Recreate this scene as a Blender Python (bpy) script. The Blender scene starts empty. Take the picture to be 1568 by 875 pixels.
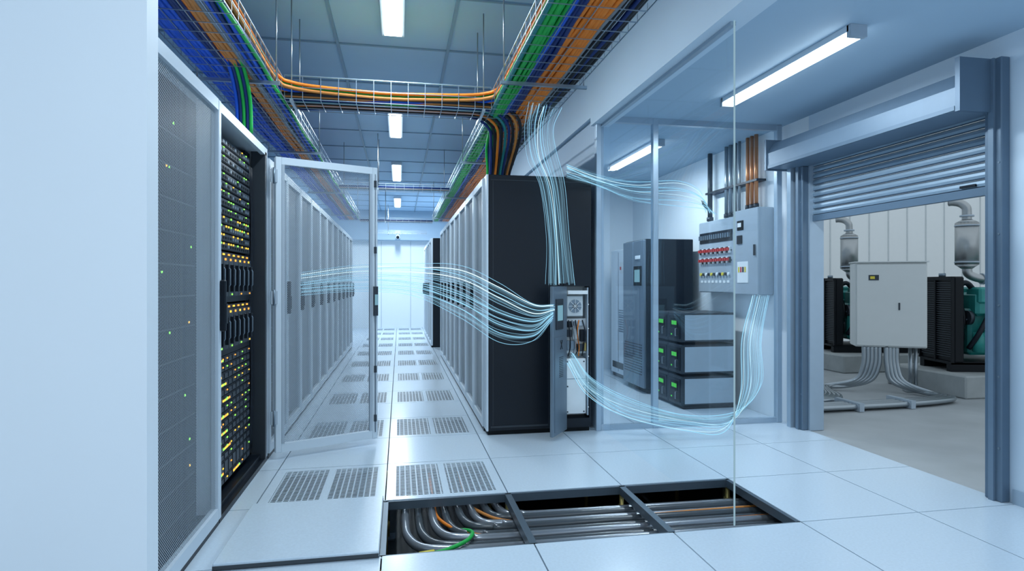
import bpy, math, random
from mathutils import Vector, Matrix
random.seed(7)
S=bpy.context.scene
S.view_settings.view_transform='Standard'
S.view_settings.look='None'

# ------------------------------------------------------------ materials
def nodes(name):
    m=bpy.data.materials.new(name); m.use_nodes=True
    nt=m.node_tree; nt.nodes.clear()
    out=nt.nodes.new('ShaderNodeOutputMaterial')
    return m,nt,out
def pm(name,col,rough=.5,metal=0.0,var=.06,scale=12,emit=None,es=0,bump=0,spec=.5):
    m,nt,out=nodes(name)
    b=nt.nodes.new('ShaderNodeBsdfPrincipled')
    tc=nt.nodes.new('ShaderNodeTexCoord'); nz=nt.nodes.new('ShaderNodeTexNoise')
    nz.inputs['Scale'].default_value=scale; nz.inputs['Detail'].default_value=3
    nt.links.new(tc.outputs['Object'],nz.inputs['Vector'])
    mx=nt.nodes.new('ShaderNodeMix'); mx.data_type='RGBA'
    mx.inputs[6].default_value=tuple(c*(1-var) for c in col)+(1,)
    mx.inputs[7].default_value=tuple(min(1,c*(1+var)) for c in col)+(1,)
    nt.links.new(nz.outputs['Fac'],mx.inputs[0])
    nt.links.new(mx.outputs[2],b.inputs['Base Color'])
    b.inputs['Roughness'].default_value=rough; b.inputs['Metallic'].default_value=metal
    b.inputs['Specular IOR Level'].default_value=spec
    if bump:
        bp=nt.nodes.new('ShaderNodeBump'); bp.inputs['Strength'].default_value=bump; bp.inputs['Distance'].default_value=.01
        nt.links.new(nz.outputs['Fac'],bp.inputs['Height']); nt.links.new(bp.outputs['Normal'],b.inputs['Normal'])
    nt.links.new(b.outputs[0],out.inputs[0])
    return m
def mth(nt,op,a,b=None):
    n=nt.nodes.new('ShaderNodeMath'); n.operation=op
    for i,v in enumerate((a,b)):
        if v is None: continue
        if isinstance(v,(int,float)): n.inputs[i].default_value=v
        else: nt.links.new(v,n.inputs[i])
    return n.outputs[0]
def holes(name,col,ax,pitch,kind,rough=.4,metal=.0,r=.27,pv=None):
    m,nt,out=nodes(name)
    b=nt.nodes.new('ShaderNodeBsdfPrincipled'); b.inputs['Base Color'].default_value=tuple(col)+(1,)
    b.inputs['Roughness'].default_value=rough; b.inputs['Metallic'].default_value=metal
    t=nt.nodes.new('ShaderNodeBsdfTransparent')
    tc=nt.nodes.new('ShaderNodeTexCoord'); sp=nt.nodes.new('ShaderNodeSeparateXYZ')
    nt.links.new(tc.outputs['Object'],sp.inputs[0])
    pv=pv or pitch
    u=mth(nt,'DIVIDE',sp.outputs[ax[0]],pitch); v=mth(nt,'DIVIDE',sp.outputs[ax[1]],pv)
    def cell(u,v):
        fu=mth(nt,'SUBTRACT',mth(nt,'FRACT',u),.5); fv=mth(nt,'SUBTRACT',mth(nt,'FRACT',v),.5)
        return fu,fv
    if kind=='dot':
        def dd(u,v):
            fu,fv=cell(u,v)
            return mth(nt,'ADD',mth(nt,'MULTIPLY',fu,fu),mth(nt,'MULTIPLY',fv,fv))
        mn=mth(nt,'MINIMUM',dd(u,v),dd(mth(nt,'ADD',u,.5),mth(nt,'ADD',v,.5)))
        mask=mth(nt,'LESS_THAN',mn,r*r)
    else:
        fu,fv=cell(u,v)
        a=mth(nt,'LESS_THAN',mth(nt,'ABSOLUTE',fu),.38); c=mth(nt,'LESS_THAN',mth(nt,'ABSOLUTE',fv),.27)
        mask=mth(nt,'MULTIPLY',a,c)
    mx=nt.nodes.new('ShaderNodeMixShader')
    nt.links.new(mask,mx.inputs[0]); nt.links.new(b.outputs[0],mx.inputs[1]); nt.links.new(t.outputs[0],mx.inputs[2])
    nt.links.new(mx.outputs[0],out.inputs[0])
    return m
def glassm(name,tint=(.94,.975,.99)):
    m,nt,out=nodes(name)
    t=nt.nodes.new('ShaderNodeBsdfTransparent'); t.inputs[0].default_value=tuple(tint)+(1,)
    g=nt.nodes.new('ShaderNodeBsdfGlossy'); g.inputs['Roughness'].default_value=.02; g.inputs[0].default_value=(.8,.92,1,1)
    f=nt.nodes.new('ShaderNodeLayerWeight'); f.inputs[0].default_value=.5
    fac=mth(nt,'ADD',mth(nt,'MULTIPLY',mth(nt,'POWER',f.outputs['Facing'],4.0),.36),.04)
    mx=nt.nodes.new('ShaderNodeMixShader')
    nt.links.new(fac,mx.inputs[0]); nt.links.new(t.outputs[0],mx.inputs[1]); nt.links.new(g.outputs[0],mx.inputs[2])
    nt.links.new(mx.outputs[0],out.inputs[0]); return m
def streamm(name,col,st,fac):
    m,nt,out=nodes(name)
    e=nt.nodes.new('ShaderNodeEmission'); e.inputs[0].default_value=tuple(col)+(1,); e.inputs[1].default_value=st
    t=nt.nodes.new('ShaderNodeBsdfTransparent')
    mx=nt.nodes.new('ShaderNodeMixShader'); mx.inputs[0].default_value=fac
    nt.links.new(t.outputs[0],mx.inputs[1]); nt.links.new(e.outputs[0],mx.inputs[2])
    nt.links.new(mx.outputs[0],out.inputs[0]); return m
def hazem(name,col,st,fac):
    m,nt,out=nodes(name)
    e=nt.nodes.new('ShaderNodeEmission'); e.inputs[0].default_value=tuple(col)+(1,); e.inputs[1].default_value=st
    t=nt.nodes.new('ShaderNodeBsdfTransparent')
    lw=nt.nodes.new('ShaderNodeLayerWeight'); lw.inputs[0].default_value=.5
    inv=mth(nt,'SUBTRACT',1.0,lw.outputs['Facing'])
    f=mth(nt,'MULTIPLY',mth(nt,'POWER',inv,2.0),fac)
    mx=nt.nodes.new('ShaderNodeMixShader')
    nt.links.new(f,mx.inputs[0]); nt.links.new(t.outputs[0],mx.inputs[1]); nt.links.new(e.outputs[0],mx.inputs[2])
    nt.links.new(mx.outputs[0],out.inputs[0]); return m
def emis(name,col,st):
    m,nt,out=nodes(name)
    e=nt.nodes.new('ShaderNodeEmission'); e.inputs[0].default_value=tuple(col)+(1,); e.inputs[1].default_value=st
    nt.links.new(e.outputs[0],out.inputs[0]); return m

WHITE=pm('white_powdercoat',(.62,.71,.79),.35,var=.02)
WALL=pm('wall_paint',(.60,.72,.83),.6,var=.02,scale=3)
WALLW=pm('wall_paint_white',(.82,.88,.93),.55,var=.015,scale=2)
PART=pm('partition_paint',(.40,.51,.63),.5,var=.02)
CEILB=pm('ceiling_tile',(.40,.58,.76),.8,var=.05,scale=2)
CEILR=pm('ceiling_plaster',(.40,.54,.67),.7,var=.04,scale=1)
GRID=pm('ceiling_grid_metal',(.20,.32,.44),.5)
BLACK=pm('black_steel',(.005,.009,.016),.4,spec=.3)
DARK=pm('dark_interior',(.004,.006,.008),.6,spec=.2)
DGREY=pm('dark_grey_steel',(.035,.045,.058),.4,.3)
GREY=pm('grey_steel',(.20,.26,.32),.35,.5)
LGREY=pm('light_grey_steel',(.42,.49,.56),.35,.2)
FRAME=pm('aluminium_frame',(.38,.48,.58),.3,.3)
BLUEG=pm('door_bluegrey',(.12,.18,.25),.4,.3)
BLUEG2=pm('housing_bluegrey',(.16,.23,.31),.4,.2)
SLAT=pm('shutter_slat',(.24,.33,.42),.4,.2)
CHROME=pm('galvanised_wire',(.38,.47,.56),.3,.8)
PIPE=pm('steel_pipe',(.36,.40,.43),.3,.85)
COPPER=pm('copper_pipe',(.66,.27,.12),.3,.6)
TILE=pm('floor_tile_laminate',(.61,.71,.80),.22,var=.09,scale=80)
TILEEDGE=pm('tile_edge',(.04,.05,.06),.5)
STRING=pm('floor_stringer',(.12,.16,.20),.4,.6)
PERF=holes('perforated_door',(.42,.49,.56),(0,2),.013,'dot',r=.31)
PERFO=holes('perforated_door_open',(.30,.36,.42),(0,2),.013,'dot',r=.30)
SLOT=holes('perforated_floor_tile',(.50,.59,.67),(0,1),.034,'slot',pv=.024)
GLASS=glassm('clear_glass')
GEDGE=emis('glass_edge_glow',(.46,.72,.88),.6)  # bright pane edge painted as emission; the glass is no lamp
LAMP=emis('lamp_diffuser',(.85,.95,1),7)
CAB={}
for n,c in dict(blue=(.01,.10,.62),navy=(.008,.03,.15),orange=(.80,.22,.02),yellow=(.66,.43,.03),green=(.015,.42,.07),black=(.010,.012,.016),grey=(.22,.25,.28),tan=(.58,.22,.05),teal=(.02,.22,.22)).items():
    CAB[n]=pm('cable_'+n,c,.5,var=.1,spec=.3)
HOSE=pm('hose_rubber_grey',(.06,.07,.08),.22)
HOSE2=pm('hose_grey',(.26,.28,.31),.25,.5)
LEDG=emis('led_green',(.30,1,.12),1.8); LEDY=emis('led_amber',(1,.62,.08),1.6); LEDO=emis('led_orange',(1,.42,.07),1.6)
DISP=emis('display_green',(.10,.75,.12),.9)
SCREEN=emis('screen_blue',(.30,.62,.80),.6)
RED=pm('red_plastic',(.6,.03,.03),.4); YEL=pm('yellow_label',(.75,.60,.05),.5); PAPER=pm('white_label',(.80,.83,.85),.6)
CREAM=pm('module_cream',(.58,.64,.67),.45)
CONC=pm('concrete_floor',(.36,.38,.39),.6,var=.22,scale=2.2,bump=.1)
CONC2=pm('concrete_plinth',(.36,.38,.38),.75,var=.2,scale=7,bump=.3)
YARD=pm('insulated_panel_wall',(.92,.93,.92),.6,var=.015)
YSEAM=pm('panel_seam',(.66,.69,.70),.6)
TEAL=pm('engine_teal',(.02,.24,.22),.35,.1,var=.35)
GENB=pm('generator_black',(.005,.007,.010),.45,spec=.22)
MUFF=pm('muffler_steel',(.42,.43,.43),.35,.8,var=.1)
CABW=pm('outdoor_cabinet_paint',(.66,.68,.67),.4,var=.02)
BRASS=pm('pedestal_brass',(.40,.30,.10),.4,.7)
STRM=streamm('air_stream',(.32,.72,1),1.25,.55)
STRM2=streamm('air_stream_core',(.66,.90,1),1.6,.8)
STRM3=streamm('air_stream_faint',(.36,.73,1),1.1,.30)
HAZE=hazem('air_stream_glow',(.38,.75,1),1.0,.075)

# ------------------------------------------------------------ mesh builder
def crom(pts,k=8):
    P=[Vector(p) for p in pts]
    if len(P)<3: return P
    P=[P[0]*2-P[1]]+P+[P[-1]*2-P[-2]]
    o=[]
    for i in range(1,len(P)-2):
        a,b,c,d=P[i-1:i+3]
        for j in range(k):
            t=j/k
            o.append(.5*((2*b)+(c-a)*t+(2*a-5*b+4*c-d)*t*t+(3*b-a-3*c+d)*t**3))
    o.append(P[-2]); return o
class MB:
    def __init__(s,name): s.n=name; s.v=[]; s.f=[]; s.mi=[]; s.sm=[]; s.mats=[]; s.M=Matrix.Identity(4)
    def mat(s,m):
        if m not in s.mats: s.mats.append(m)
        return s.mats.index(m)
    def add(s,vs,fs,m,smooth=False):
        o=len(s.v); k=s.mat(m)
        s.v+= [tuple(s.M@Vector(p)) for p in vs]
        for f in fs: s.f.append(tuple(i+o for i in f)); s.mi.append(k); s.sm.append(smooth)
    def box(s,x0,y0,z0,x1,y1,z1,m):
        x0,x1=min(x0,x1),max(x0,x1);y0,y1=min(y0,y1),max(y0,y1);z0,z1=min(z0,z1),max(z0,z1)
        vs=[(x0,y0,z0),(x1,y0,z0),(x1,y1,z0),(x0,y1,z0),(x0,y0,z1),(x1,y0,z1),(x1,y1,z1),(x0,y1,z1)]
        s.add(vs,[(0,3,2,1),(4,5,6,7),(0,1,5,4),(1,2,6,5),(2,3,7,6),(3,0,4,7)],m)
    def bbox(s,x0,y0,z0,x1,y1,z1,m,b=.008):
        vs=[];X=(x0,x1);Y=(y0,y1);Z=(z0,z1)
        idx={}
        for i in (0,1):
            for j in (0,1):
                for k in (0,1):
                    sx=1 if i==0 else -1; sy=1 if j==0 else -1; sz=1 if k==0 else -1
                    for a,(dx,dy,dz) in enumerate(((0,b,b),(b,0,b),(b,b,0))):
                        idx[(i,j,k,a)]=len(vs); vs.append((X[i]+sx*dx,Y[j]+sy*dy,Z[k]+sz*dz))
        fs=[]
        g=lambda i,j,k,a: idx[(i,j,k,a)]
        for i in (0,1): fs.append((g(i,0,0,0),g(i,1,0,0),g(i,1,1,0),g(i,0,1,0)))
        for j in (0,1): fs.append((g(0,j,0,1),g(1,j,0,1),g(1,j,1,1),g(0,j,1,1)))
        for k in (0,1): fs.append((g(0,0,k,2),g(1,0,k,2),g(1,1,k,2),g(0,1,k,2)))
        for i in (0,1):
            for j in (0,1): fs.append((g(i,j,0,0),g(i,j,0,1),g(i,j,1,1),g(i,j,1,0)))
            for k in (0,1): fs.append((g(i,0,k,0),g(i,0,k,2),g(i,1,k,2),g(i,1,k,0)))
        for j in (0,1):
            for k in (0,1): fs.append((g(0,j,k,1),g(0,j,k,2),g(1,j,k,2),g(1,j,k,1)))
        for i in (0,1):
            for j in (0,1):
                for k in (0,1): fs.append((g(i,j,k,0),g(i,j,k,1),g(i,j,k,2)))
        s.add(vs,fs,m)
    def quad(s,a,b,c,d,m): s.add([a,b,c,d],[(0,1,2,3)],m)
    def tube(s,pts,r,m,n=6,cap=True):
        P=[Vector(p) for p in pts]; vs=[]; fs=[]
        N=len(P); nrm=None
        R=r if isinstance(r,(list,tuple)) else [r]*N
        for i in range(N):
            t=(P[min(i+1,N-1)]-P[max(i-1,0)])
            if t.length<1e-9: t=Vector((0,0,1))
            t.normalize()
            if nrm is None:
                up=Vector((0,0,1)) if abs(t.z)<.9 else Vector((1,0,0)); nrm=t.cross(up).normalized()
            else:
                nrm=(nrm-t*nrm.dot(t)); 
                if nrm.length<1e-6: nrm=t.orthogonal()
                nrm.normalize()
            bn=t.cross(nrm)
            for j in range(n):
                a=2*math.pi*j/n+math.pi/n; vs.append(P[i]+(nrm*math.cos(a)+bn*math.sin(a))*R[i])
        for i in range(N-1):
            for j in range(n):
                fs.append((i*n+j,i*n+(j+1)%n,(i+1)*n+(j+1)%n,(i+1)*n+j))
        if cap: 
            fs.append(tuple(range(n))); fs.append(tuple((N-1)*n+j for j in range(n)))
        s.add(vs,fs,m,n>4)
    def cyl(s,p0,p1,r,m,n=16,r2=None): s.tube([p0,p1],[r,r if r2 is None else r2],m,n)
    def done(s,loc=(0,0,0),rz=0,parent=None):
        me=bpy.data.meshes.new(s.n); me.from_pydata(s.v,[],s.f)
        for m in s.mats: me.materials.append(m)
        me.polygons.foreach_set('material_index',s.mi); me.polygons.foreach_set('use_smooth',s.sm)
        for p in me.polygons:
            if len(p.vertices)>4: p.use_smooth=False
        me.update()
        import bmesh
        bm=bmesh.new(); bm.from_mesh(me); bmesh.ops.recalc_face_normals(bm,faces=bm.faces); bm.to_mesh(me); bm.free()
        o=bpy.data.objects.new(s.n,me); S.collection.objects.link(o); o.location=loc; o.rotation_euler=(0,0,rz)
        if parent: o.parent=parent
        return o
def inst(o,loc,rz=0):
    n=bpy.data.objects.new(o.name.split('.')[0],o.data); S.collection.objects.link(n); n.location=loc; n.rotation_euler=(0,0,rz); return n
R90=math.pi/2

CZ=3.2; CR=2.62; XR=3.35; YB=17.0
# ------------------------------------------------------------ shell
T=.70; X0=-.08; Y0=2.75
b=MB('floor'); g=.0035
for i in range(-5,5):
    for j in range(-5,21):
        xa=X0+i*T; xb=min(xa+T,XR); ya=Y0+j*T; yb=ya+T
        if xb<=xa: continue
        if j==0 and i in (-1,0,1,2): continue
        if i in (-1,0) and j>0 and j%2==1:
            m=.055
            A,B,C,D=xa+g,xb-g,ya+g,yb-g; mid=(xa+xb)/2
            b.box(A,C,-.03,B,C+m,0,TILE); b.box(A,D-m,-.03,B,D,0,TILE)
            b.box(A,C+m,-.03,A+m,D-m,0,TILE); b.box(B-m,C+m,-.03,B,D-m,0,TILE); b.box(mid-.02,C+m,-.03,mid+.02,D-m,0,TILE)
            b.quad((A+m,C+m,-.001),(mid-.02,C+m,-.001),(mid-.02,D-m,-.001),(A+m,D-m,-.001),SLOT)
            b.quad((mid+.02,C+m,-.001),(B-m,C+m,-.001),(B-m,D-m,-.001),(mid+.02,D-m,-.001),SLOT)
        else: b.box(xa+g,ya+g,-.03,xb-g,yb-g,0,TILE)
b.done()
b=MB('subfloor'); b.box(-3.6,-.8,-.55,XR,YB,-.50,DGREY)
b.box(-3.6,-.8,-.5,XR,-.76,-.035,DGREY); b.box(-3.6,-.8,-.5,-3.58,YB,-.035,DGREY); b.box(-3.55,YB-.03,-.5,XR,YB,-.035,DGREY); b.box(XR-.02,-.7,-.5,XR,YB-.05,-.035,DGREY)  # unseen skirts added to keep world light out from under the floor
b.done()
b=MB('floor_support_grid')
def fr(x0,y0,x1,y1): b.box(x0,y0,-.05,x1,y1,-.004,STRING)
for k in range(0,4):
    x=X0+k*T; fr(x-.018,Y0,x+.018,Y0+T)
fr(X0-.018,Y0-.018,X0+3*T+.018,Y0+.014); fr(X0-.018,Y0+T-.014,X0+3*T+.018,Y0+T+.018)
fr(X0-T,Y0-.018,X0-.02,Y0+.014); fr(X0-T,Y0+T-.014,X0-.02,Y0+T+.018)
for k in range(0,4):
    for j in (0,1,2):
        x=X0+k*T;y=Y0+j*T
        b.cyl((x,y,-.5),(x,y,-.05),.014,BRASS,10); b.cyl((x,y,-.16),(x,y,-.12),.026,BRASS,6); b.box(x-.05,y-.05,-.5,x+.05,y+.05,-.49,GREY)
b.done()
b=MB('floor_tile'); b.bbox(X0-T+.0,Y0-.02,.004,X0-.01,Y0+T-.01,.034,TILE,.004); b.box(X0-T+.004,Y0-.014,-.004,X0-.012,Y0+T-.02,.006,TILEEDGE)
b.box(X0-T+.0,Y0-.0225,.006,X0-.012,Y0-.018,.022,TILEEDGE); b.box(X0-.012,Y0-.01,.006,X0-.008,Y0+T-.02,.022,TILEEDGE); b.done()

b=MB('ceiling'); b.box(-3.6,-1,CZ,1.6,YB,CZ+.1,CEILB); b.done()
b=MB('trim_ceiling_grid')
xs=[-.5-.9*k for k in range(0,4)]+[.4,1.3]
for x in xs: b.box(x-.012,-1,CZ-.012,x+.012,YB,CZ,GRID)
y=-.6
while y<YB: b.box(-3.6,y-.012,CZ-.010,1.6,y+.012,CZ-.001,GRID); y+=.95
b.done()
b=MB('ceiling_side_room'); b.box(1.6,-1,CR,XR+.12,8.4,CZ+.1,CEILR); b.done()
b=MB('trim_beam'); b.box(1.58,-1,2.55,1.74,4.85,CR,WALL); b.box(1.58,-1,CR,1.60,YB,CZ,WALL); b.done()
b=MB('wall_partition'); b.box(1.62,4.86,0,1.70,YB,CZ,PART); b.done()
b=MB('wall_left'); b.box(-3.6,2.30,0,-.87,2.40,CZ,WALLW); b.done()
b=MB('wall_far_left'); b.box(-2.3,2.4,0,-2.2,YB,CZ,WALL); b.done()
b=MB('wall_back'); b.box(-2.3,YB,0,1.7,YB+.1,CZ,WALLW)
for x in (-1.3,-.5,.3,1.1): b.box(x-.006,YB-.004,0,x+.006,YB,2.4,LGREY)
b.done()
b=MB('trim_bulkhead'); b.box(-2.2,YB-.35,2.42,1.62,YB,CZ,CEILR)
b.box(-.12,YB-.37,2.55,.02,YB-.35,2.67,WHITE); b.cyl((-.05,YB-.37,2.6),(-.05,YB-.55,2.55),.02,WHITE,10); b.cyl((-.05,YB-.45,2.56),(-.05,YB-.75,2.46),.055,WHITE,14); b.cyl((-.05,YB-.751,2.46),(-.05,YB-.76,2.458),.04,BLACK,14); b.done()
b=MB('wall_side_room_back'); b.box(1.70,8.3,0,XR,8.4,CR,WALLW); b.done()
OY0,OY1,OZ=2.88,4.46,2.30
b=MB('wall_right'); b.box(XR,-1,-.05,XR+.12,OY0,CR,WALL); b.box(XR,OY1,-.05,XR+.12,8.4,CR,WALLW); b.box(XR,OY0,OZ,XR+.12,OY1,CR,WALL); b.done()
b=MB('baseboard_right'); b.box(XR-.012,-1,0,XR,OY0-.12,.08,FRAME); b.done()

# roller shutter
b=MB('roller_shutter_door')
z=1.79; 
b.box(XR+.02,OY0+.02,z-.05,XR+.06,OY1-.02,z,BLUEG)
while z<2.27:
    prof=[(0,0),(-.014,.006),(-.018,.022),(-.014,.038),(0,.043),(.006,.05)]
    for a,c in zip(prof[:-1],prof[1:]):
        b.quad((XR+.04+a[0],OY0+.02,z+a[1]),(XR+.04+a[0],OY1-.02,z+a[1]),(XR+.04+c[0],OY1-.02,z+c[1]),(XR+.04+c[0],OY0+.02,z+c[1]),SLAT if .001<a[1]<.04 else BLUEG)
    z+=.05
b.box(XR+.01,OY0+.12,1.80,XR+.03,OY0+.22,1.815,BLACK)
for (ya,yb,top) in ((OY0-.10,OY0,2.49),(OY1,OY1+.10,2.2)):
    b.bbox(XR-.06,ya,0,XR-.001,yb,top,BLUEG,.005)
    m=(ya+yb)/2; b.box(XR-.075,m-.015,0,XR-.06,m+.015,top,BLUEG2)
    for zz in range(3,int(top*10)-1,4): b.cyl((XR-.063,ya+.015,zz*.1),(XR-.059,ya+.015,zz*.1),.006,GREY,8)
b.box(XR-.005,OY0+.001,0,XR+.125,OY0+.02,2.3,FRAME); b.box(XR-.005,OY1-.02,0,XR+.125,OY1-.001,2.3,FRAME)
b.box(XR-.09,OY1+.11,0,XR-.001,OY1+.16,2.2,FRAME)
hx=3.08; ya,yb=OY0-.03,4.64
prof=[(XR-.001,2.20),(hx+.02,2.20),(hx,2.22),(hx,2.33),(hx+.06,2.42),(XR-.001,2.42)]
n=len(prof); vs=[(p[0],ya,p[1]) for p in prof]+[(p[0],yb,p[1]) for p in prof]
b.add(vs,[(i,(i+1)%n,n+(i+1)%n,n+i) for i in range(n)]+[tuple(range(n)),tuple(range(n,2*n))],BLUEG2)
b.box(hx-.01,ya-.02,2.19,XR-.001,ya+.01,2.49,BLUEG); b.box(hx-.01,yb-.01,2.19,XR-.001,yb+.015,2.45,BLUEG)
b.box(hx-.004,ya+.02,2.20,hx+.0,yb-.02,2.225,BLUEG)
b.done()

# ------------------------------------------------------------ glass partition
GY=4.78
b=MB('window_1')
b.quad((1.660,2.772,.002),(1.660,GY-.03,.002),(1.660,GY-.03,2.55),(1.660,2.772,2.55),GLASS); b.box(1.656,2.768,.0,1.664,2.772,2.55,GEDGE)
b.box(1.645,2.78,2.53,1.675,4.76,2.55,FRAME)
b.done()
b=MB('window_2')
for xa,xb in ((1.60,1.645),(2.10,2.15),(3.26,3.31)): b.bbox(xa,GY-.025,0,xb,GY+.025,CR,FRAME,.004)
b.box(1.62,GY-.02,0,3.3,GY+.02,.045,FRAME); b.box(1.62,GY-.02,CR-.05,3.3,GY+.02,CR,FRAME)
for xa,xb in ((1.645,2.10),(2.15,3.26)): b.quad((xa,GY,.045),(xb,GY,.045),(xb,GY,CR-.05),(xa,GY,CR-.05),GLASS)
b.done()

# ------------------------------------------------------------ racks
def leds(b,x,y,z,m,w=.006,h=.005): b.box(x,y-.003,z,x+w,y,z+h,m)
def servers(b,x0,x1,y):
    z=.10
    while z<.80:
        h=random.choice((.045,.045,.088))
        b.box(x0,y,z,x1,y+.6,z+h-.004,BLACK)
        nb=int((x1-x0)/.085)
        for k in range(nb):
            xa=x0+.01+k*(x1-x0-.02)/nb
            b.box(xa,y-.006,z+.006,xa+.062,y,z+h-.012,DGREY)
            if random.random()<.42: leds(b,xa+.04,y-.006,z+h*.5,random.choice((LEDY,LEDG,LEDG,LEDO)),.015,.007)
        if random.random()<.5:
            xa=x0+random.uniform(.02,.5)
            for q in range(5):
                leds(b,xa+q*.03,y-.006,z+.014,random.choice((LEDY,LEDG,LEDO)),.022,.011)
        z+=h
    for c in range(2):
        h=.285; b.box(x0,y,z,x1,y+.6,z+h,BLACK)
        n=8
        for k in range(n):
            xa=x0+.01+k*(x1-x0-.02)/n; w=(x1-x0-.02)/n-.008
            b.box(xa,y-.012,z+.035,xa+w,y,z+h-.03,DGREY)
            b.box(xa+w*.3,y-.03,z+.06,xa+w*.6,y-.012,z+h*.75,BLACK)
            b.tube([(xa+w*.5,y-.014,z+.07),(xa+w*.5,y-.034,z+.10),(xa+w*.5,y-.034,z+h-.10),(xa+w*.5,y-.014,z+h-.07)],.0035,GREY,5)
            leds(b,xa+w*.2,y-.012,z+h-.048,random.choice((LEDO,LEDY)),.024,.012)
            if k%2: leds(b,xa+w*.55,y-.012,z+.04,random.choice((LEDO,LEDY,LEDG)),.018,.009)
            leds(b,xa+w*.2,y-.001,z+h-.018,LEDO if k%2 else LEDY,.034,.010)
        z+=h+.012
    while z<2.02:
        h=.046; b.box(x0,y,z,x1,y+.5,z+h-.004,BLACK)
        b.box(x0+.02,y-.004,z+.006,x1-.02,y,z+h-.010,DGREY)
        n=16; brite=z<1.60
        for k in range(n):
            xa=x0+.03+k*(x1-x0-.06)/n
            b.box(xa,y-.006,z+.011,xa+.026,y-.003,z+.026,GREY if random.random()<.4 else DARK)
            if random.random()<(.55 if brite else .2): leds(b,xa+.004,y-.005,z+.030,LEDG if random.random()<(.35 if brite else .8) else LEDY,.018,.006 if not brite else .010)
        z+=h+.003
def rackmesh(name,W,H,D,open_int=False,black_side=None,handle_right=True,nled=9):
    b=MB(name); sl=WHITE
    b.box(0,.03,.0,.025,D,H,BLACK if black_side==0 else sl); b.box(W-.025,.03,0,W,D,H,BLACK if black_side==1 else sl)
    b.box(.025,.03,H-.03,W-.025,D,H,sl); b.box(.025,D-.02,0,W-.025,D,H-.03,DGREY); b.box(.025,.03,0,W-.025,D-.02,.06,BLACK)
    b.box(.0,.0,.0,W,.03,.03,BLACK)
    if open_int:
        b.box(.025,.03,.06,.06,.09,H-.03,BLACK); b.box(W-.07,.0,.03,W-.025,.09,H-.03,DGREY)
        b.box(0,0,0.03,.022,.03,H,WHITE); b.box(W-.03,0,.03,W,.03,H,WHITE); b.box(.022,0,H-.05,W-.03,.03,H,WHITE)
        b.box(.06,.7,.06,W-.07,.72,H-.03,DARK)
        servers(b,.07,W-.20,.07)
        b.box(W-.19,.10,.06,W-.07,.2,H-.05,BLACK)
        for k in range(34): b.box(W-.18,.085,.12+k*.056,W-.10,.1,.14+k*.056,DGREY)
        for k in range(8):
            x=W-.17+random.uniform(0,.08)
            b.tube(crom([(x,.08,2.0),(x+.01,.07,1.6),(x-.01,.075,1.1),(x+.01,.07,.6),(x,.08,.12)],4),.006,BLACK,5)
    else:
        b.box(.025,.10,.06,W-.025,.12,H-.03,DARK)
        for k in range(nled):
            leds(b,random.uniform(.08,W-.1),.10,random.uniform(.2,H-.2),random.choice((LEDG,LEDG,LEDY)),.010,.010)
        for k in range(1,14): b.box(.06,.095,k*.145,W-.06,.1,k*.145+.006,DGREY)
        fw=.045
        b.bbox(.004,-.012,.035,fw,.028,H-.004,sl,.004); b.bbox(W-fw,-.012,.035,W-.004,.028,H-.004,sl,.004)
        b.box(fw,-.010,.035,W-fw,.026,.095,sl); b.box(fw,-.010,H-.06,W-fw,.026,H-.004,sl)
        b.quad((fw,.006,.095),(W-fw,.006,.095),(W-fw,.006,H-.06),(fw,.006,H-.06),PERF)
        hx=W-.036 if handle_right else .012
        b.bbox(hx,-.040,.98,hx+.026,-.012,1.24,BLACK,.006); b.box(hx+.004,-.046,1.02,hx+.02,-.040,1.12,DGREY)
    return b
W=.66; 
rb=rackmesh('server_rack',W,2.10,.86,handle_right=False); r0=rb.done((.685,4.93+W,0),-R90)
for k in range(1,8): inst(r0,(.685,4.93+W*(k+1),0),-R90)
rb=rackmesh('server_rack',W,2.10,.86,black_side=1,handle_right=False); r1=rb.done((.60,11.6+W,0),-R90)
for k in range(1,5): inst(r0,(.60,11.6+W*(k+1),0),-R90)
rackmesh('server_rack',.86,2.15,1.0,nled=22).done((-.9,2.405,0),R90)
random.seed(3)
rk=rackmesh('server_rack',1.12,2.15,1.0,open_int=True); ro=rk.done((-.9,3.275,0),R90)
rb=rackmesh('server_rack',.68,2.10,1.0); r2=rb.done((-.9,4.42,0),R90)
for k in range(1,11): inst(r2,(-.9,4.42+.68*k,0),R90)
b=MB('rack_door'); L=.74; H0,H1=.05,2.10
fw=.042
b.bbox(0,-.02,H0,fw,.02,H1,WHITE,.004); b.bbox(L-fw,-.02,H0,L,.02,H1,WHITE,.004)
b.box(fw,-.018,H0,L-fw,.018,H0+.06,WHITE); b.box(fw,-.018,H1-.05,L-fw,.018,H1,WHITE)
b.box(fw,-.02,H0+.06,fw+.02,.0,H1-.05,LGREY); b.box(L-fw-.02,-.02,H0+.06,L-fw,.0,H1-.05,LGREY)
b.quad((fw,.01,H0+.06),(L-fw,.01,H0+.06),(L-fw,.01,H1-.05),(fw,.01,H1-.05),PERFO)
for z in (.25,1.08,1.92): b.box(-.03,-.03,z,.012,-.015,z+.09,LGREY); b.cyl((-.012,-.032,z-.01),(-.012,-.032,z+.10),.008,GREY,8)
for z in (.18,.55,1.45,1.95): b.box(L-.03,-.032,z,L-.012,-.02,z+.05,DGREY)
b.cyl((L-.02,-.027,.1),(L-.02,-.027,2.05),.004,GREY,6)
b.box(L-.036,-.045,.98,L-.006,-.02,1.20,DGREY); b.box(L-.032,-.050,1.06,L-.010,-.045,1.14,SCREEN)
b.box(L-.036,.02,.98,L-.006,.045,1.22,BLACK)
ang=math.atan2(4.68-4.40,-.22+.86)
b.done((-.85,4.385,0),ang)

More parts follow.
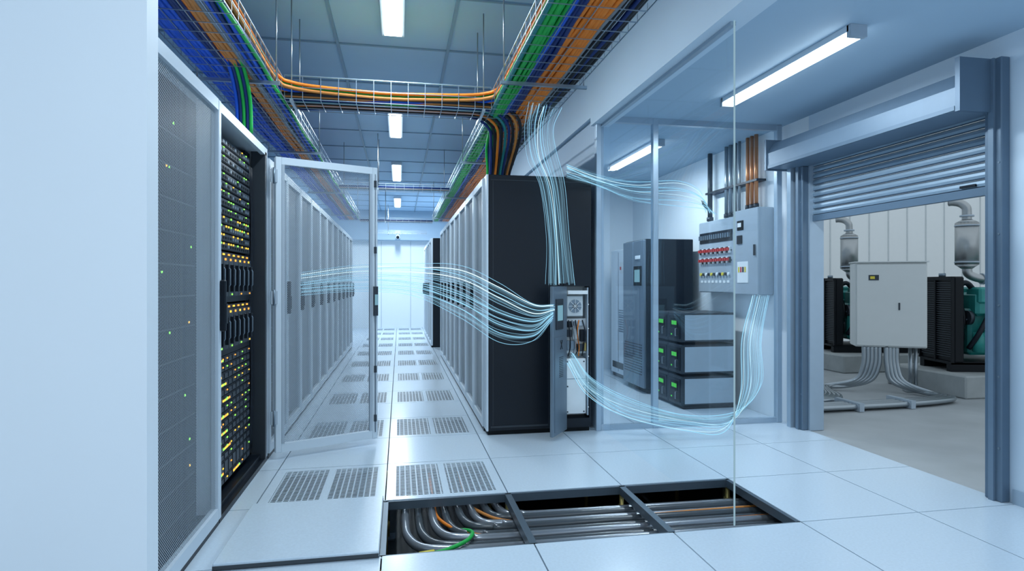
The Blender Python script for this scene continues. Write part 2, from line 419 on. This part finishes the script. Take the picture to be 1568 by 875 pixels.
# ------------------------------------------------------------ power cabinet (black row end)
b=MB('power_distribution_cabinet')
ya,yb=4.77,4.925
b.box(.685,ya,.035,.70,yb,2.10,WHITE)
b.bbox(.70,ya,.035,1.325,yb,2.10,BLACK,.004); b.box(1.325,ya,1.20,1.56,yb,2.10,BLACK); b.box(1.325,ya,.035,1.56,yb,.11,BLACK)
b.box(1.545,ya,.11,1.56,yb,1.20,BLACK); b.box(1.325,yb-.02,.11,1.545,yb,1.20,CREAM)
b.box(.70,ya+.02,0,1.55,yb,.035,DARK)
b.box(.72,ya-.004,2.055,1.55,ya,2.06,DGREY); b.box(1.195,ya-.003,.06,1.199,ya,2.05,DGREY); b.box(.735,ya-.004,.06,.739,ya,2.05,DGREY)
b.box(.72,ya-.004,.06,1.19,ya,.075,DGREY)
yi=ya+.03
b.box(1.335,yi-.02,.13,1.345,yb-.02,1.19,CREAM); b.box(1.53,yi-.02,.13,1.54,yb-.02,1.19,LGREY)
b.bbox(1.36,yi,.95,1.50,yb-.03,1.12,CREAM,.006); b.cyl((1.43,yi-.004,1.035),(1.43,yi,1.035),.055,GREY,20); b.cyl((1.43,yi-.007,1.035),(1.43,yi-.003,1.035),.022,DGREY,16)
for a in range(8):
    t=a*math.pi/4; b.tube([(1.43,yi-.008,1.035),(1.43+.055*math.cos(t),yi-.008,1.035+.055*math.sin(t))],.0025,PAPER,4)
b.box(1.35,yi+.03,.64,1.53,yi+.05,.93,PAPER)
random.seed(5)
for (x,z,w,h,m) in ((1.36,.86,.05,.05,BLACK),(1.42,.87,.09,.04,LGREY),(1.36,.78,.04,.06,DGREY),(1.41,.76,.05,.09,CREAM),(1.475,.74,.045,.10,BLACK),(1.36,.67,.07,.08,GREY),(1.45,.66,.05,.06,DGREY),(1.505,.66,.02,.07,BRASS),(1.42,.69,.02,.05,COPPER)):
    b.bbox(x,yi-.01,z,x+w,yi+.035,z+h,m,.004)
for k in range(5):
    x=1.37+.03*k; b.tube(crom([(x,yi-.012,.92),(x+random.uniform(-.02,.02),yi-.03,.82),(x+random.uniform(-.03,.03),yi-.02,.70),(x,yi,.62)],5),.005,[BLACK,CAB['grey'],BLACK,CAB['orange'],BLACK][k],6)
b.bbox(1.35,yi-.005,.14,1.525,yb-.03,.60,PAPER,.006)
for (x,z) in ((1.365,.16),(1.505,.16),(1.365,.575),(1.505,.575),(1.365,.37),(1.505,.37)): b.cyl((x,yi-.010,z),(x,yi-.004,z),.006,DGREY,10)
b.box(1.36,yi-.007,.43,1.515,yi-.004,.434,GREY)
b.box(1.36,ya-.006,1.135,1.53,ya+.03,1.165,PAPER)
for z in (.2,.4,.62,.85,1.05): b.cyl((1.535,ya-.004,z),(1.535,ya+.004,z),.005,PAPER,8)
b.M=Matrix.Translation((1.333,4.745,0))@Matrix.Rotation(math.atan2(4.50-4.745,1.15-1.333),4,'Z')
L=.30
b.bbox(0,-.014,.03,L,.014,1.20,GREY,.004)
b.box(.03,.014,.06,L-.03,.018,.80,GREY)
b.bbox(L*.35,.014,.86,L-.05,.024,1.10,DGREY,.003); b.box(L*.42,.024,.93,L-.07,.027,1.05,SCREEN)
for k in range(12): b.box(.10,.018,.48+k*.014,.18,.0205,.485+k*.014,DGREY)
b.tube([(.12,.02,.70),(.16,.02,.77),(.12,.02,.77),(.16,.02,.70)],.004,DGREY,5)
b.M=Matrix.Identity(4)
b.done()

# ------------------------------------------------------------ trays
TZ=2.50
def tray(name,p0,p1,w,h=.12,rods=()):
    b=MB(name); p0=Vector(p0);p1=Vector(p1); d=(p1-p0).normalized(); s=Vector((d.y,-d.x,0)); L=(p1-p0).length
    offs=[(-w/2,h),(-w/2,h*.5),(-w/2,0),(-w*.25,0),(0,0),(w*.25,0),(w/2,0),(w/2,h*.5),(w/2,h)]
    for o,z in offs:
        a=p0+s*o+Vector((0,0,z)); b.tube([a,a+d*L],.003 if z<h else .0045,CHROME,4)
    n=int(L/.12)
    for k in range(n+1):
        c=p0+d*(L*k/n)
        pts=[c+s*(-w/2)+Vector((0,0,h)),c+s*(-w/2),c+s*(w/2),c+s*(w/2)+Vector((0,0,h))]
        b.tube([p-Vector((0,0,.004)) for p in pts],.003,CHROME,4)
    for t in rods:
        c=p0+d*t
        for o in (-w/2-.02,w/2+.02):
            q=c+s*o; b.tube([q+Vector((0,0,-.03)),Vector((q.x,q.y,CZ-.013))],.0045,PIPE,6)
        b.tube([c+s*(-w/2-.04)+Vector((0,0,-.02)),c+s*(w/2+.04)+Vector((0,0,-.02))],.014,CHROME,4)
    b.done()
LX=(-1.20,-.78); RX=(.66,1.14)
tray('cable_tray',((LX[0]+LX[1])/2,2.42,TZ),((LX[0]+LX[1])/2,12.5,TZ),LX[1]-LX[0],rods=(1.55,3.6,6.2,9.0))
tray('cable_tray',((RX[0]+RX[1])/2,.6,TZ),((RX[0]+RX[1])/2,12.5,TZ),RX[1]-RX[0],rods=(3.1,5.6,8.2,11.0))
tray('cable_tray',(-.78,4.50,TZ),(.66,4.50,TZ),.30,h=.16,rods=(.05,1.38))
for yy in (8.2,12.4,15.2): tray('cable_tray',(-.78,yy,TZ-.02),(.66,yy,TZ-.02),.3,h=.06,rods=(.5,))
random.seed(11)
def col_left(t):
    if t<.35: return random.choice(('navy','blue','navy','blue','blue'))
    if t<.60: return random.choice(('orange','tan','navy','orange','orange'))
    if t<.78: return random.choice(('yellow','orange','tan','grey'))
    return random.choice(('green','blue','green','navy','orange'))
def col_right(t):
    if t<.24: return random.choice(('green','green','green','teal'))
    if t<.42: return random.choice(('blue','blue','blue','navy'))
    if t<.72: return random.choice(('orange','orange','tan','orange'))
    if t<.78: return 'grey'
    return random.choice(('black','navy','black'))
def straight(name,xr,y0,y1,cf,n,z):
    b=MB(name)
    for lay in (0,1):
        for k in range(n):
            t=(k+.5)/n; x=xr[0]+.02+(xr[1]-xr[0]-.04)*t
            pts=[]; y=y0
            while y<y1:
                pts.append((x+random.uniform(-.011,.011),y,z+.016+.022*lay+random.uniform(0,.010))); y+=.45
            pts.append((x,y1,z+.015+.022*lay))
            b.tube(crom(pts,2),random.uniform(.011,.015),CAB[cf(t)],6)
    return b
b=straight('cable_bundle',LX,2.42,12.4,col_left,20,TZ)
for k in range(5):
    x=-.91-.02*k; b.tube(crom([(x,3.6,TZ+.03),(x,3.8,TZ+.0),(x+.0,3.95,2.36),(x,3.98,2.16)],5),.011,CAB[('green','navy','green','navy','blue')[k]],6)
b.done()
b=straight('cable_bundle',RX,.6,12.4,col_right,22,TZ); b.done()
b=MB('cable_bundle')
UC=['tan','orange','yellow','green','tan','orange','green','navy','green','orange','blue','green','navy','yellow']
for k in range(24):
    t=(k%14)/13; lay=k//14
    xl=LX[1]-.03-.26*t; xr=RX[0]+.03+.26*t; yc=4.37+.25*t; z=TZ+.060+.03*lay+random.uniform(0,.02); r=.20+.12*t
    pts=[(xl,2.45,z),(xl+.01,3.2,z),(xl,yc-r-.25,z),(xl+.02,yc-r*.7,z),(xl+r*.35,yc-r*.25,z),(xl+r*1.1,yc-.01,z-.01),(xl+.6,yc+.005,z-.025),(0,yc,z-.028),(xr-.6,yc,z-.025),(xr-r*1.1,yc-.01,z-.01),(xr-r*.35,yc-r*.25,z),(xr-.01,yc-r*.8,z),(xr,yc-r-.3,z),(xr,3.0,z),(xr,2.0,z),(xr,.7,z)]
    b.tube(crom(pts,4),.012,CAB[UC[(k*5+lay)%14]],6)
DC=['navy','black','orange','black','teal','navy','black','tan','black']
for k in range(9):
    t=k/8; xl=LX[1]-.03-.25*t; yc=4.62-.24*t; z=TZ+.018+.003*k; xr=.74+.024*k; r=.22
    pts=[(xl,7.5,z+.035),(xl,6.2,z+.035),(xl,yc+r+.3,z+.03),(xl+.03,yc+r*.6,z+.02),(xl+r*.6,yc+.03,z),(xl+r*1.4,yc,z),(0,yc,z),(xr-.42,yc,z),(xr-.18,yc+.03,z-.0),(xr-.04,yc+.12,z-.06),(xr,yc+.28,2.36),(xr+.01,yc+.36+.05*k,2.2),(xr+.01,yc+.42+.05*k,2.13)]
    b.tube(crom(pts,4),.012,CAB[DC[k]],6)
for k in range(6):
    x=.74+.020*k; b.tube(crom([(x,4.2,TZ+.05),(x-.01,4.7,TZ+.02),(x-.02,5.0,2.38),(x-.0,5.1,2.2),(x-.0,5.12,2.12)],5),.012,CAB[('green','navy','green','black','teal','blue')[k]],6)
b.done()
b=MB('cable_bundle')
for yy in (8.2,12.4):
    for k in range(6): b.tube([(-.78,yy-.1+.035*k,TZ+.0),(.66,yy-.1+.035*k,TZ)],.012,CAB[('navy','grey','orange','navy','teal','black')[k]],6)
b.done()

# ------------------------------------------------------------ lamps
def area(name,loc,sx,sy,e,col=(.78,.91,1),parent=None):
    l=bpy.data.lights.new(name,'AREA'); l.shape='RECTANGLE'; l.size=sx; l.size_y=sy; l.energy=e; l.color=col
    o=bpy.data.objects.new(name,l); S.collection.objects.link(o); o.location=loc
    if parent: o.parent=parent; o.matrix_parent_inverse=parent.matrix_world.inverted()
for yc,e in ((.6,22),(4.0,42),(7.3,42),(10.7,46),(14.6,120)):
    b=MB('ceiling_lamp'); x=-.05
    b.box(x-.085,yc-.78,CZ-.045,x+.085,yc+.78,CZ-.002,WHITE); b.box(x-.065,yc-.75,CZ-.055,x+.065,yc+.75,CZ-.044,LAMP)
    o=b.done(); area('lamp_light',(x,yc,CZ-.07),.12,1.45,e,parent=o)
for (x,ya,yb,e) in ((2.43,2.85,4.15,22),(2.47,5.45,6.7,32),(2.43,-.3,1.0,10)):
    b=MB('tube_lamp')
    b.box(x-.05,ya,CR-.035,x+.05,yb,CR-.001,WHITE); b.box(x-.042,ya+.015,CR-.062,x+.042,yb-.015,CR-.034,LAMP)
    b.box(x-.05,ya-.02,CR-.066,x+.05,ya+.012,CR-.001,LGREY); b.box(x-.05,yb-.012,CR-.066,x+.05,yb+.02,CR-.001,LGREY)
    o=b.done(); area('tube_light',(x,(ya+yb)/2,CR-.075),.08,yb-ya-.05,e,parent=o)

# ------------------------------------------------------------ underfloor hoses
b=MB('underfloor_hose_bundle')
for k in range(8):
    xi=.03+.075*k; yr=2.93+.058*k; z=-.085-.010*(k%2); r=.26-.015*k
    pts=[(xi,4.4,z-.05),(xi,3.8,z-.02),(xi,yr+r+.12,z),(xi+.015,yr+r*.75,z),(xi+r*.3,yr+r*.25,z),(xi+r*.8,yr+.02,z),(xi+r*1.4,yr,z),(1.4,yr+.01,z-.01),(2.2,yr+.01,z-.02),(3.2,yr+.01,z-.03)]
    b.tube(crom(pts,8),.023,(HOSE2,HOSE,HOSE2,HOSE,HOSE)[k%5],14)
for k in range(2):
    xi=.20+.2*k; yr=3.08+.14*k; z=-.095; pts=[(xi,4.2,z),(xi,3.6,z),(xi+.02,yr+.25,z+.01),(xi+.15,yr+.05,z+.01),(xi+.4,yr,z),(1.4,yr,z),(3,yr,z)]
    b.tube(crom(pts,6),.009,CAB[('orange','tan')[k]],8)
for k in range(4): b.tube([(.8,3.25+.07*k,-.32),(3.2,3.25+.07*k,-.32)],.025,HOSE,10)
b.done()
b=MB('ground_cable'); p=crom([(-.055,2.83,-.05),(.08,2.83,-.048),(.20,2.85,-.045),(.31,2.93,-.045),(.36,3.02,-.05),(.36,3.12,-.07),(.30,3.22,-.10)],8)
b.tube(p,.010,CAB['green'],8); b.tube([(.09,2.829,-.047),(.16,2.84,-.046)],.016,YEL,8); b.done()

# ------------------------------------------------------------ side room equipment
b=MB('ups_cabinet'); W=.62;D=.56;H=1.72
b.bbox(0,.0,.06,W,D,H,BLACK,.006); b.box(.02,.03,0,W-.02,D-.02,.06,DARK)
b.bbox(.0,-.03,.06,W*.5-.004,.0,H-.01,GREY,.006); b.bbox(W*.5+.004,-.03,.06,W,.0,H-.01,GREY,.006)
b.box(W*.55,-.036,1.20,W-.06,-.03,1.42,DARK); b.box(W*.6,-.039,1.24,W-.1,-.036,1.38,SCREEN)
b.box(W*.62,-.036,1.5,W-.1,-.03,1.54,PAPER)
for k in range(12): b.box(.05,-.034,.2+k*.03,W-.05,-.030,.21+k*.03,DGREY)
b.done((2.68,6.25+W,0),-R90)
b=MB('electrical_cabinet'); W=.55;D=.5;H=1.66
b.bbox(0,0,.05,W,D,H,WALLW,.006); b.box(.02,.02,0,W-.02,D-.02,.05,DGREY); b.box(W*.5-.003,-.004,.08,W*.5+.003,0,H-.03,GREY)
b.box(W*.6,-.005,1.35,W*.85,0,1.5,PAPER); b.box(W*.62,-.008,1.4,W*.7,-.004,1.44,RED)
for k in range(10): b.box(.3,-.005,.6+k*.03,W-.05,0,.615+k*.03,GREY)
b.box(.07,-.006,.12,W-.05,0,.20,BLACK)
b.done((2.80,7.15+W,0),-R90)
b=MB('battery_module_stack')
for r in range(3):
    z=.03+r*.31
    for c in range(2):
        x0=c*.30
        b.bbox(x0+.004,0,z,x0+.296,.57,z+.285,DGREY,.006)
        b.box(x0+.03,-.006,z+.03,x0+.27,0,z+.255,BLACK)
        b.box(x0+.07,-.009,z+.14,x0+.23,-.006,z+.23,DARK)
        for q in range(4): b.box(x0+.10+q*.028,-.011,z+.165,x0+.118+q*.028,-.009,z+.205,DISP)
        b.box(x0+.08,-.009,z+.06,x0+.10,-.006,z+.075,DISP)
        b.tube([(x0+.22,-.006,z+.06),(x0+.22,-.03,z+.06),(x0+.22,-.03,z+.13),(x0+.22,-.006,z+.13)],.005,PIPE,6)
    b.bbox(.600,.03,z+.02,.606,.55,z+.265,LGREY,.002)
b.box(0,0.02,0,.6,.55,.03,BLACK)
b.done((2.69,6.02,0),-R90)
b=MB('distribution_board'); W=1.13;z0,z1=1.13,1.90; D=.133
b.bbox(0,0,z0,.70,D,z1-.02,LGREY,.006); b.bbox(.72,-.03,z0-.01,W,D,z1+.02,LGREY,.006)
b.box(.005,-.006,z0+.01,.695,0,z1-.03,LGREY)
b.box(.03,-.012,z0+.52,.67,-.006,z0+.63,BLACK)
for k in range(14): b.box(.045+k*.044,-.035,z0+.555,.067+k*.044,-.012,z0+.60,GREY)
for r,zz in enumerate((.40,.30)):
    b.box(.03,-.010,z0+zz+.02,.66,-.006,z0+zz+.03,DGREY)
    for k in range(14):
        b.box(.045+k*.044,-.022,z0+zz,.069+k*.044,-.006,z0+zz+.06,PAPER if (k+r)%2 else BLACK)
        b.box(.048+k*.044,-.040,z0+zz+.02,.066+k*.044,-.022,z0+zz+.05,RED)
for k in range(11): b.cyl((.06+k*.055,-.022,z0+.19),(.06+k*.055,-.006,z0+.19),.016,(YEL,DGREY,PAPER,BLACK)[k%4],10)
for k in range(8): b.box(.05+k*.075,-.009,z0+.10,.09+k*.075,-.006,z0+.125,PAPER)
b.box(.80,-.036,z0+.60,.90,-.03,z0+.69,DARK); b.box(.81,-.038,z0+.63,.87,-.036,z0+.67,PAPER); b.box(.80,-.04,z0+.47,.88,-.03,z0+.55,BLACK)
b.box(.80,-.034,z0+.10,.98,-.03,z0+.30,PAPER); 
for k in range(4): b.box(.82+k*.035,-.037,z0+.2,.84+k*.035,-.034,z0+.25,(YEL,RED,BLACK,YEL)[k])
b.box(1.08,-.045,z0+.35,1.095,-.03,z0+.45,DGREY)
b.done((XR-.135,4.93+W,0),-R90)
b=MB('conduit_riser')
for (y,r,m) in ((5.95,.026,DGREY),(5.62,.020,PIPE),(5.54,.020,PIPE),(5.46,.020,PIPE),(5.38,.014,PIPE),(5.24,.018,COPPER),(5.17,.018,COPPER),(5.10,.018,COPPER)):
    z0_=1.884 if y>5.3 else 1.922
    b.cyl((XR-.07,y,z0_),(XR-.07,y,CR-.002),r,m,12); b.cyl((XR-.07,y,z0_+.01),(XR-.07,y,z0_+.05),r*1.4,DGREY,12)
b.box(XR-.10,5.05,2.18,XR-.002,6.0,2.20,DGREY)
b.done()

# ------------------------------------------------------------ generator hall
b=MB('floor_generator_hall'); b.box(XR+.0,-1,-.1,12.5,10.2,-.004,CONC); b.done()
b=MB('wall_generator_hall')
b.box(XR+.12,10,0,12.5,10.1,4.5,YARD); b.box(12.4,-1,0,12.5,10,4.5,YARD)
x=XR+.4
while x<12.4: b.box(x,9.985,0,x+.02,10,4.5,YSEAM); x+=.42
b.done()
def plinth(loc):
    b=MB('concrete_plinth'); b.bbox(0,0,-.004,2.6,1.05,.24,CONC2,.015); return b.done(loc)
plinth((5.88,5.35,0)); plinth((5.94,7.2,0))
b=MB('diesel_generator')
b.box(0,.10,0,2.1,.18,.10,GENB); b.box(0,.58,0,2.1,.66,.10,GENB); b.box(0,.10,.08,2.1,.66,.11,GENB)
b.bbox(.02,.08,.10,.13,.68,1.06,GENB,.015)
for k in range(34): b.box(.005,.12,.16+k*.025,.02,.64,.168+k*.025,DGREY)
for yy in (.09,.38,.67): b.box(-.005,yy-.012,.10,.02,yy+.012,1.06,GENB)
b.box(-.005,.08,1.02,.02,.68,1.06,GENB); b.cyl((.08,.38,1.06),(.08,.38,1.10),.035,GREY,12)
b.cyl((.13,.38,.58),(.19,.38,.58),.29,GENB,24,r2=.24)
for k in range(8):
    a=k*math.pi/4; b.tube([(.19,.38,.58),(.19,.38+.24*math.cos(a),.58+.24*math.sin(a))],.008,GREY,5)
b.bbox(.23,.16,.18,1.25,.60,.70,TEAL,.03); b.bbox(.26,.08,.62,1.2,.34,.88,TEAL,.03); b.bbox(.26,.42,.62,1.2,.68,.88,TEAL,.03)
for k in range(5): 
    b.bbox(.27+k*.18,.05,.76,.40+k*.18,.28,.94,TEAL,.02); b.bbox(.27+k*.18,.48,.76,.40+k*.18,.71,.94,TEAL,.02)
b.cyl((.20,.38,.38),(.24,.38,.38),.15,DGREY,20); b.cyl((.20,.16,.60),(.24,.16,.60),.08,DGREY,16)
for k in range(6):
    b.tube(crom([(.20+.03*k,.12,.26+.04*k),(.24+.10*k,.03,.42+.04*k),(.34+.13*k,.04,.60),(.42+.14*k,.10,.68)],5),.026,TEAL if k%2 else BLACK,8)
for k in range(4): b.cyl((.28+.2*k,.08,.22),(.28+.2*k,.08,.44),.055,(TEAL,DGREY,TEAL,BLACK)[k],14)
b.tube(crom([(.13,.22,.95),(.22,.20,.99),(.30,.22,.93),(.36,.24,.86)],5),.03,BLACK,10)
b.tube(crom([(.13,.5,.30),(.22,.5,.28),(.3,.48,.30)],5),.03,BLACK,10)
b.cyl((1.25,.38,.44),(1.98,.38,.44),.27,TEAL,28); b.cyl((1.98,.38,.44),(2.05,.38,.44),.23,GENB,28); b.bbox(1.4,.2,.68,1.85,.56,.9,TEAL,.02)
ex,ey=.34,.36
b.tube(crom([(.90,.30,.90),(.86,.30,1.00),(.76,.30,1.03),(.60,.31,1.03),(.46,.33,1.04),(ex+.02,ey,1.09),(ex,ey,1.17)],6),.048,MUFF,14)
b.cyl((.60,.31,1.03),(.70,.305,1.03),.075,GENB,16); b.cyl((.48,.33,1.035),(.50,.33,1.035),.065,LGREY,16)
b.cyl((ex,ey,1.15),(ex,ey,1.20),.05,MUFF,20,r2=.115); b.cyl((ex,ey,1.20),(ex,ey,1.68),.115,MUFF,24)
for z in (1.22,1.64): b.cyl((ex,ey,z),(ex,ey,z+.015),.12,LGREY,24)
b.cyl((ex,ey,1.68),(ex,ey,1.72),.115,MUFF,20,r2=.05)
b.tube(crom([(ex,ey,1.70),(ex,ey,1.80),(ex-.01,ey,1.86),(ex-.05,ey+.03,1.91),(ex-.11,ey+.06,1.93),(ex-.15,ey+.085,1.93)],6),.046,MUFF,16)
b.cyl((ex-.15,ey+.085,1.93),(ex-.152,ey+.086,1.93),.038,DARK,16); b.cyl((ex,ey,1.75),(ex,ey,1.77),.07,LGREY,16)
gr=-math.radians(14)
gg=b.done((6.0,5.56,.242),gr); inst(gg,(6.05,7.46,.242),gr)
b=MB('generator_control_cabinet')
w,h,d=.70,.95,.30; zb=.51
b.bbox(-w/2,0,zb,w/2,d,zb+h,CABW,.01); b.bbox(-w/2+.012,-.022,zb+.015,w/2-.012,0,zb+h-.02,CABW,.006); b.box(-w/2-.01,-.03,zb+h,w/2+.01,d+.01,zb+h+.012,CABW)
b.box(.07,-.030,zb+.42,.085,-.022,zb+.50,DGREY); b.box(-.22,-.026,zb+h-.20,-.12,-.022,zb+h-.14,DGREY); b.box(-.205,-.028,zb+h-.185,-.16,-.025,zb+h-.155,YEL)
for xx in (.24,.29): b.cyl((xx,.2,.0),(xx,.2,zb),.022,PIPE,10)
b.box(.18,.12,0,.35,.28,.012,PIPE)
A=-math.radians(30)
Mi=(Matrix.Translation((5.38,5.80,0))@Matrix.Rotation(A,4,'Z')).inverted()
b.M=Mi
for k in range(4):
    o=.05*k; q=.035*k
    b.tube(crom([(5.36+q,5.84-q*.3,.52),(5.36+q,5.83-q*.3,.30),(5.40+q,5.80-q*.6,.13),(5.60+o*.4,5.66-o*.9,.04),(5.62,5.40-o,.04),(5.30,5.28-o,.04),(4.8,5.22-o,.04),(4.2,5.20-o,.04),(3.6,5.19-o,.04)],8),.026,PIPE,10)
for k in range(5):
    o=.05*k; q=.035*k
    b.tube(crom([(5.31-q,5.88+q*.5,.52),(5.305-q,5.885+q*.5,.30),(5.24-q,5.93+q*.5,.13),(5.05-o,6.06+o*.4,.05),(4.82-o*.6,6.08+o*.2,.04),(4.66-o*.5,5.84,.04),(4.5-o*.3,5.50+o,.04),(4.2,5.36+o*.8,.04),(3.6,5.34+o*.8,.04)],8),.024,PIPE,10)
for (x,y) in ((4.3,5.02),(4.9,5.05)): b.box(x,y-.02,0,x+.05,5.34,.078,LGREY)
b.M=Matrix.Identity(4)
b.done((5.38,5.80,0),A)

# ------------------------------------------------------------ airflow streams
random.seed(21)
b=MB('air_stream')
def strm(pts,n,sp,r=.0018,hz=5):
    for k in range(n+hz):
        q=[]
        kk=(k/(n-1)-.5)*2 if k<n else ((k-n)/(hz-1)-.5)*1.5
        for i,(p,s) in enumerate(zip(pts,sp)):
            q.append((p[0]+kk*s[0]+random.uniform(-.01,.01),p[1]+kk*s[1],p[2]+kk*s[2]+random.uniform(-.014,.014)))
        if k<n: b.tube(crom(q,12),r*random.choice((.6,1,1,1.7)),random.choice((STRM,STRM,STRM3,STRM3,STRM2)),5)
        else: b.tube(crom(q,12),.022,HAZE,14,cap=False)
strm([(-.80,5.2,1.22),(-.35,5.0,1.26),(.10,4.85,1.25),(.45,4.62,1.16),(.75,4.55,1.0),(1.0,4.50,.93),(1.16,4.48,1.0)],20,[(0,.0,.10),(0,.02,.10),(0,.05,.13),(0,0,.20),(0,0,.22),(0,0,.15),(.01,0,.05)])
strm([(.98,4.0,2.44),(1.00,4.25,2.36),(1.08,4.5,2.22),(1.20,4.66,2.0),(1.25,4.68,1.6),(1.28,4.69,1.22)],13,[(.14,.1,.02),(.13,.1,.04),(.12,.04,.05),(.10,0,.02),(.09,0,.02),(.12,0,0)])
strm([(1.30,4.6,2.12),(1.6,4.7,2.06),(2.0,4.9,2.02),(2.6,5.3,2.08),(3.0,5.6,2.06),(3.18,5.75,1.95)],12,[(0,0,.05),(0,0,.05),(0,0,.09),(0,0,.13),(0,.05,.10),(0,.12,.02)])
strm([(1.36,4.70,.62),(1.50,4.62,.40),(1.80,4.55,.22),(2.25,4.45,.12),(2.62,4.43,.12),(2.86,4.53,.35),(2.93,4.62,.75),(3.05,4.68,1.12)],16,[(.02,0,.05),(.02,0,.06),(.02,0,.07),(.02,.06,.05),(.10,.08,.05),(.11,.02,.03),(.09,0,0),(.08,0,0)])
b.done()

# ------------------------------------------------------------ world + camera
w=bpy.data.worlds.new('World'); S.world=w; w.use_nodes=True
bg=w.node_tree.nodes['Background']; bg.inputs[0].default_value=(.74,.88,1,1); bg.inputs[1].default_value=.86
cd=bpy.data.cameras.new('camera'); cam=bpy.data.objects.new('camera',cd); S.collection.objects.link(cam)
cd.sensor_width=36; cd.lens=36*919/1568; cd.clip_start=.05; cd.clip_end=100; cd.shift_y=-.0016
cam.location=(0,0,1.22); cam.rotation_euler=(math.radians(90),0,-math.radians(10.6))
S.camera=cam
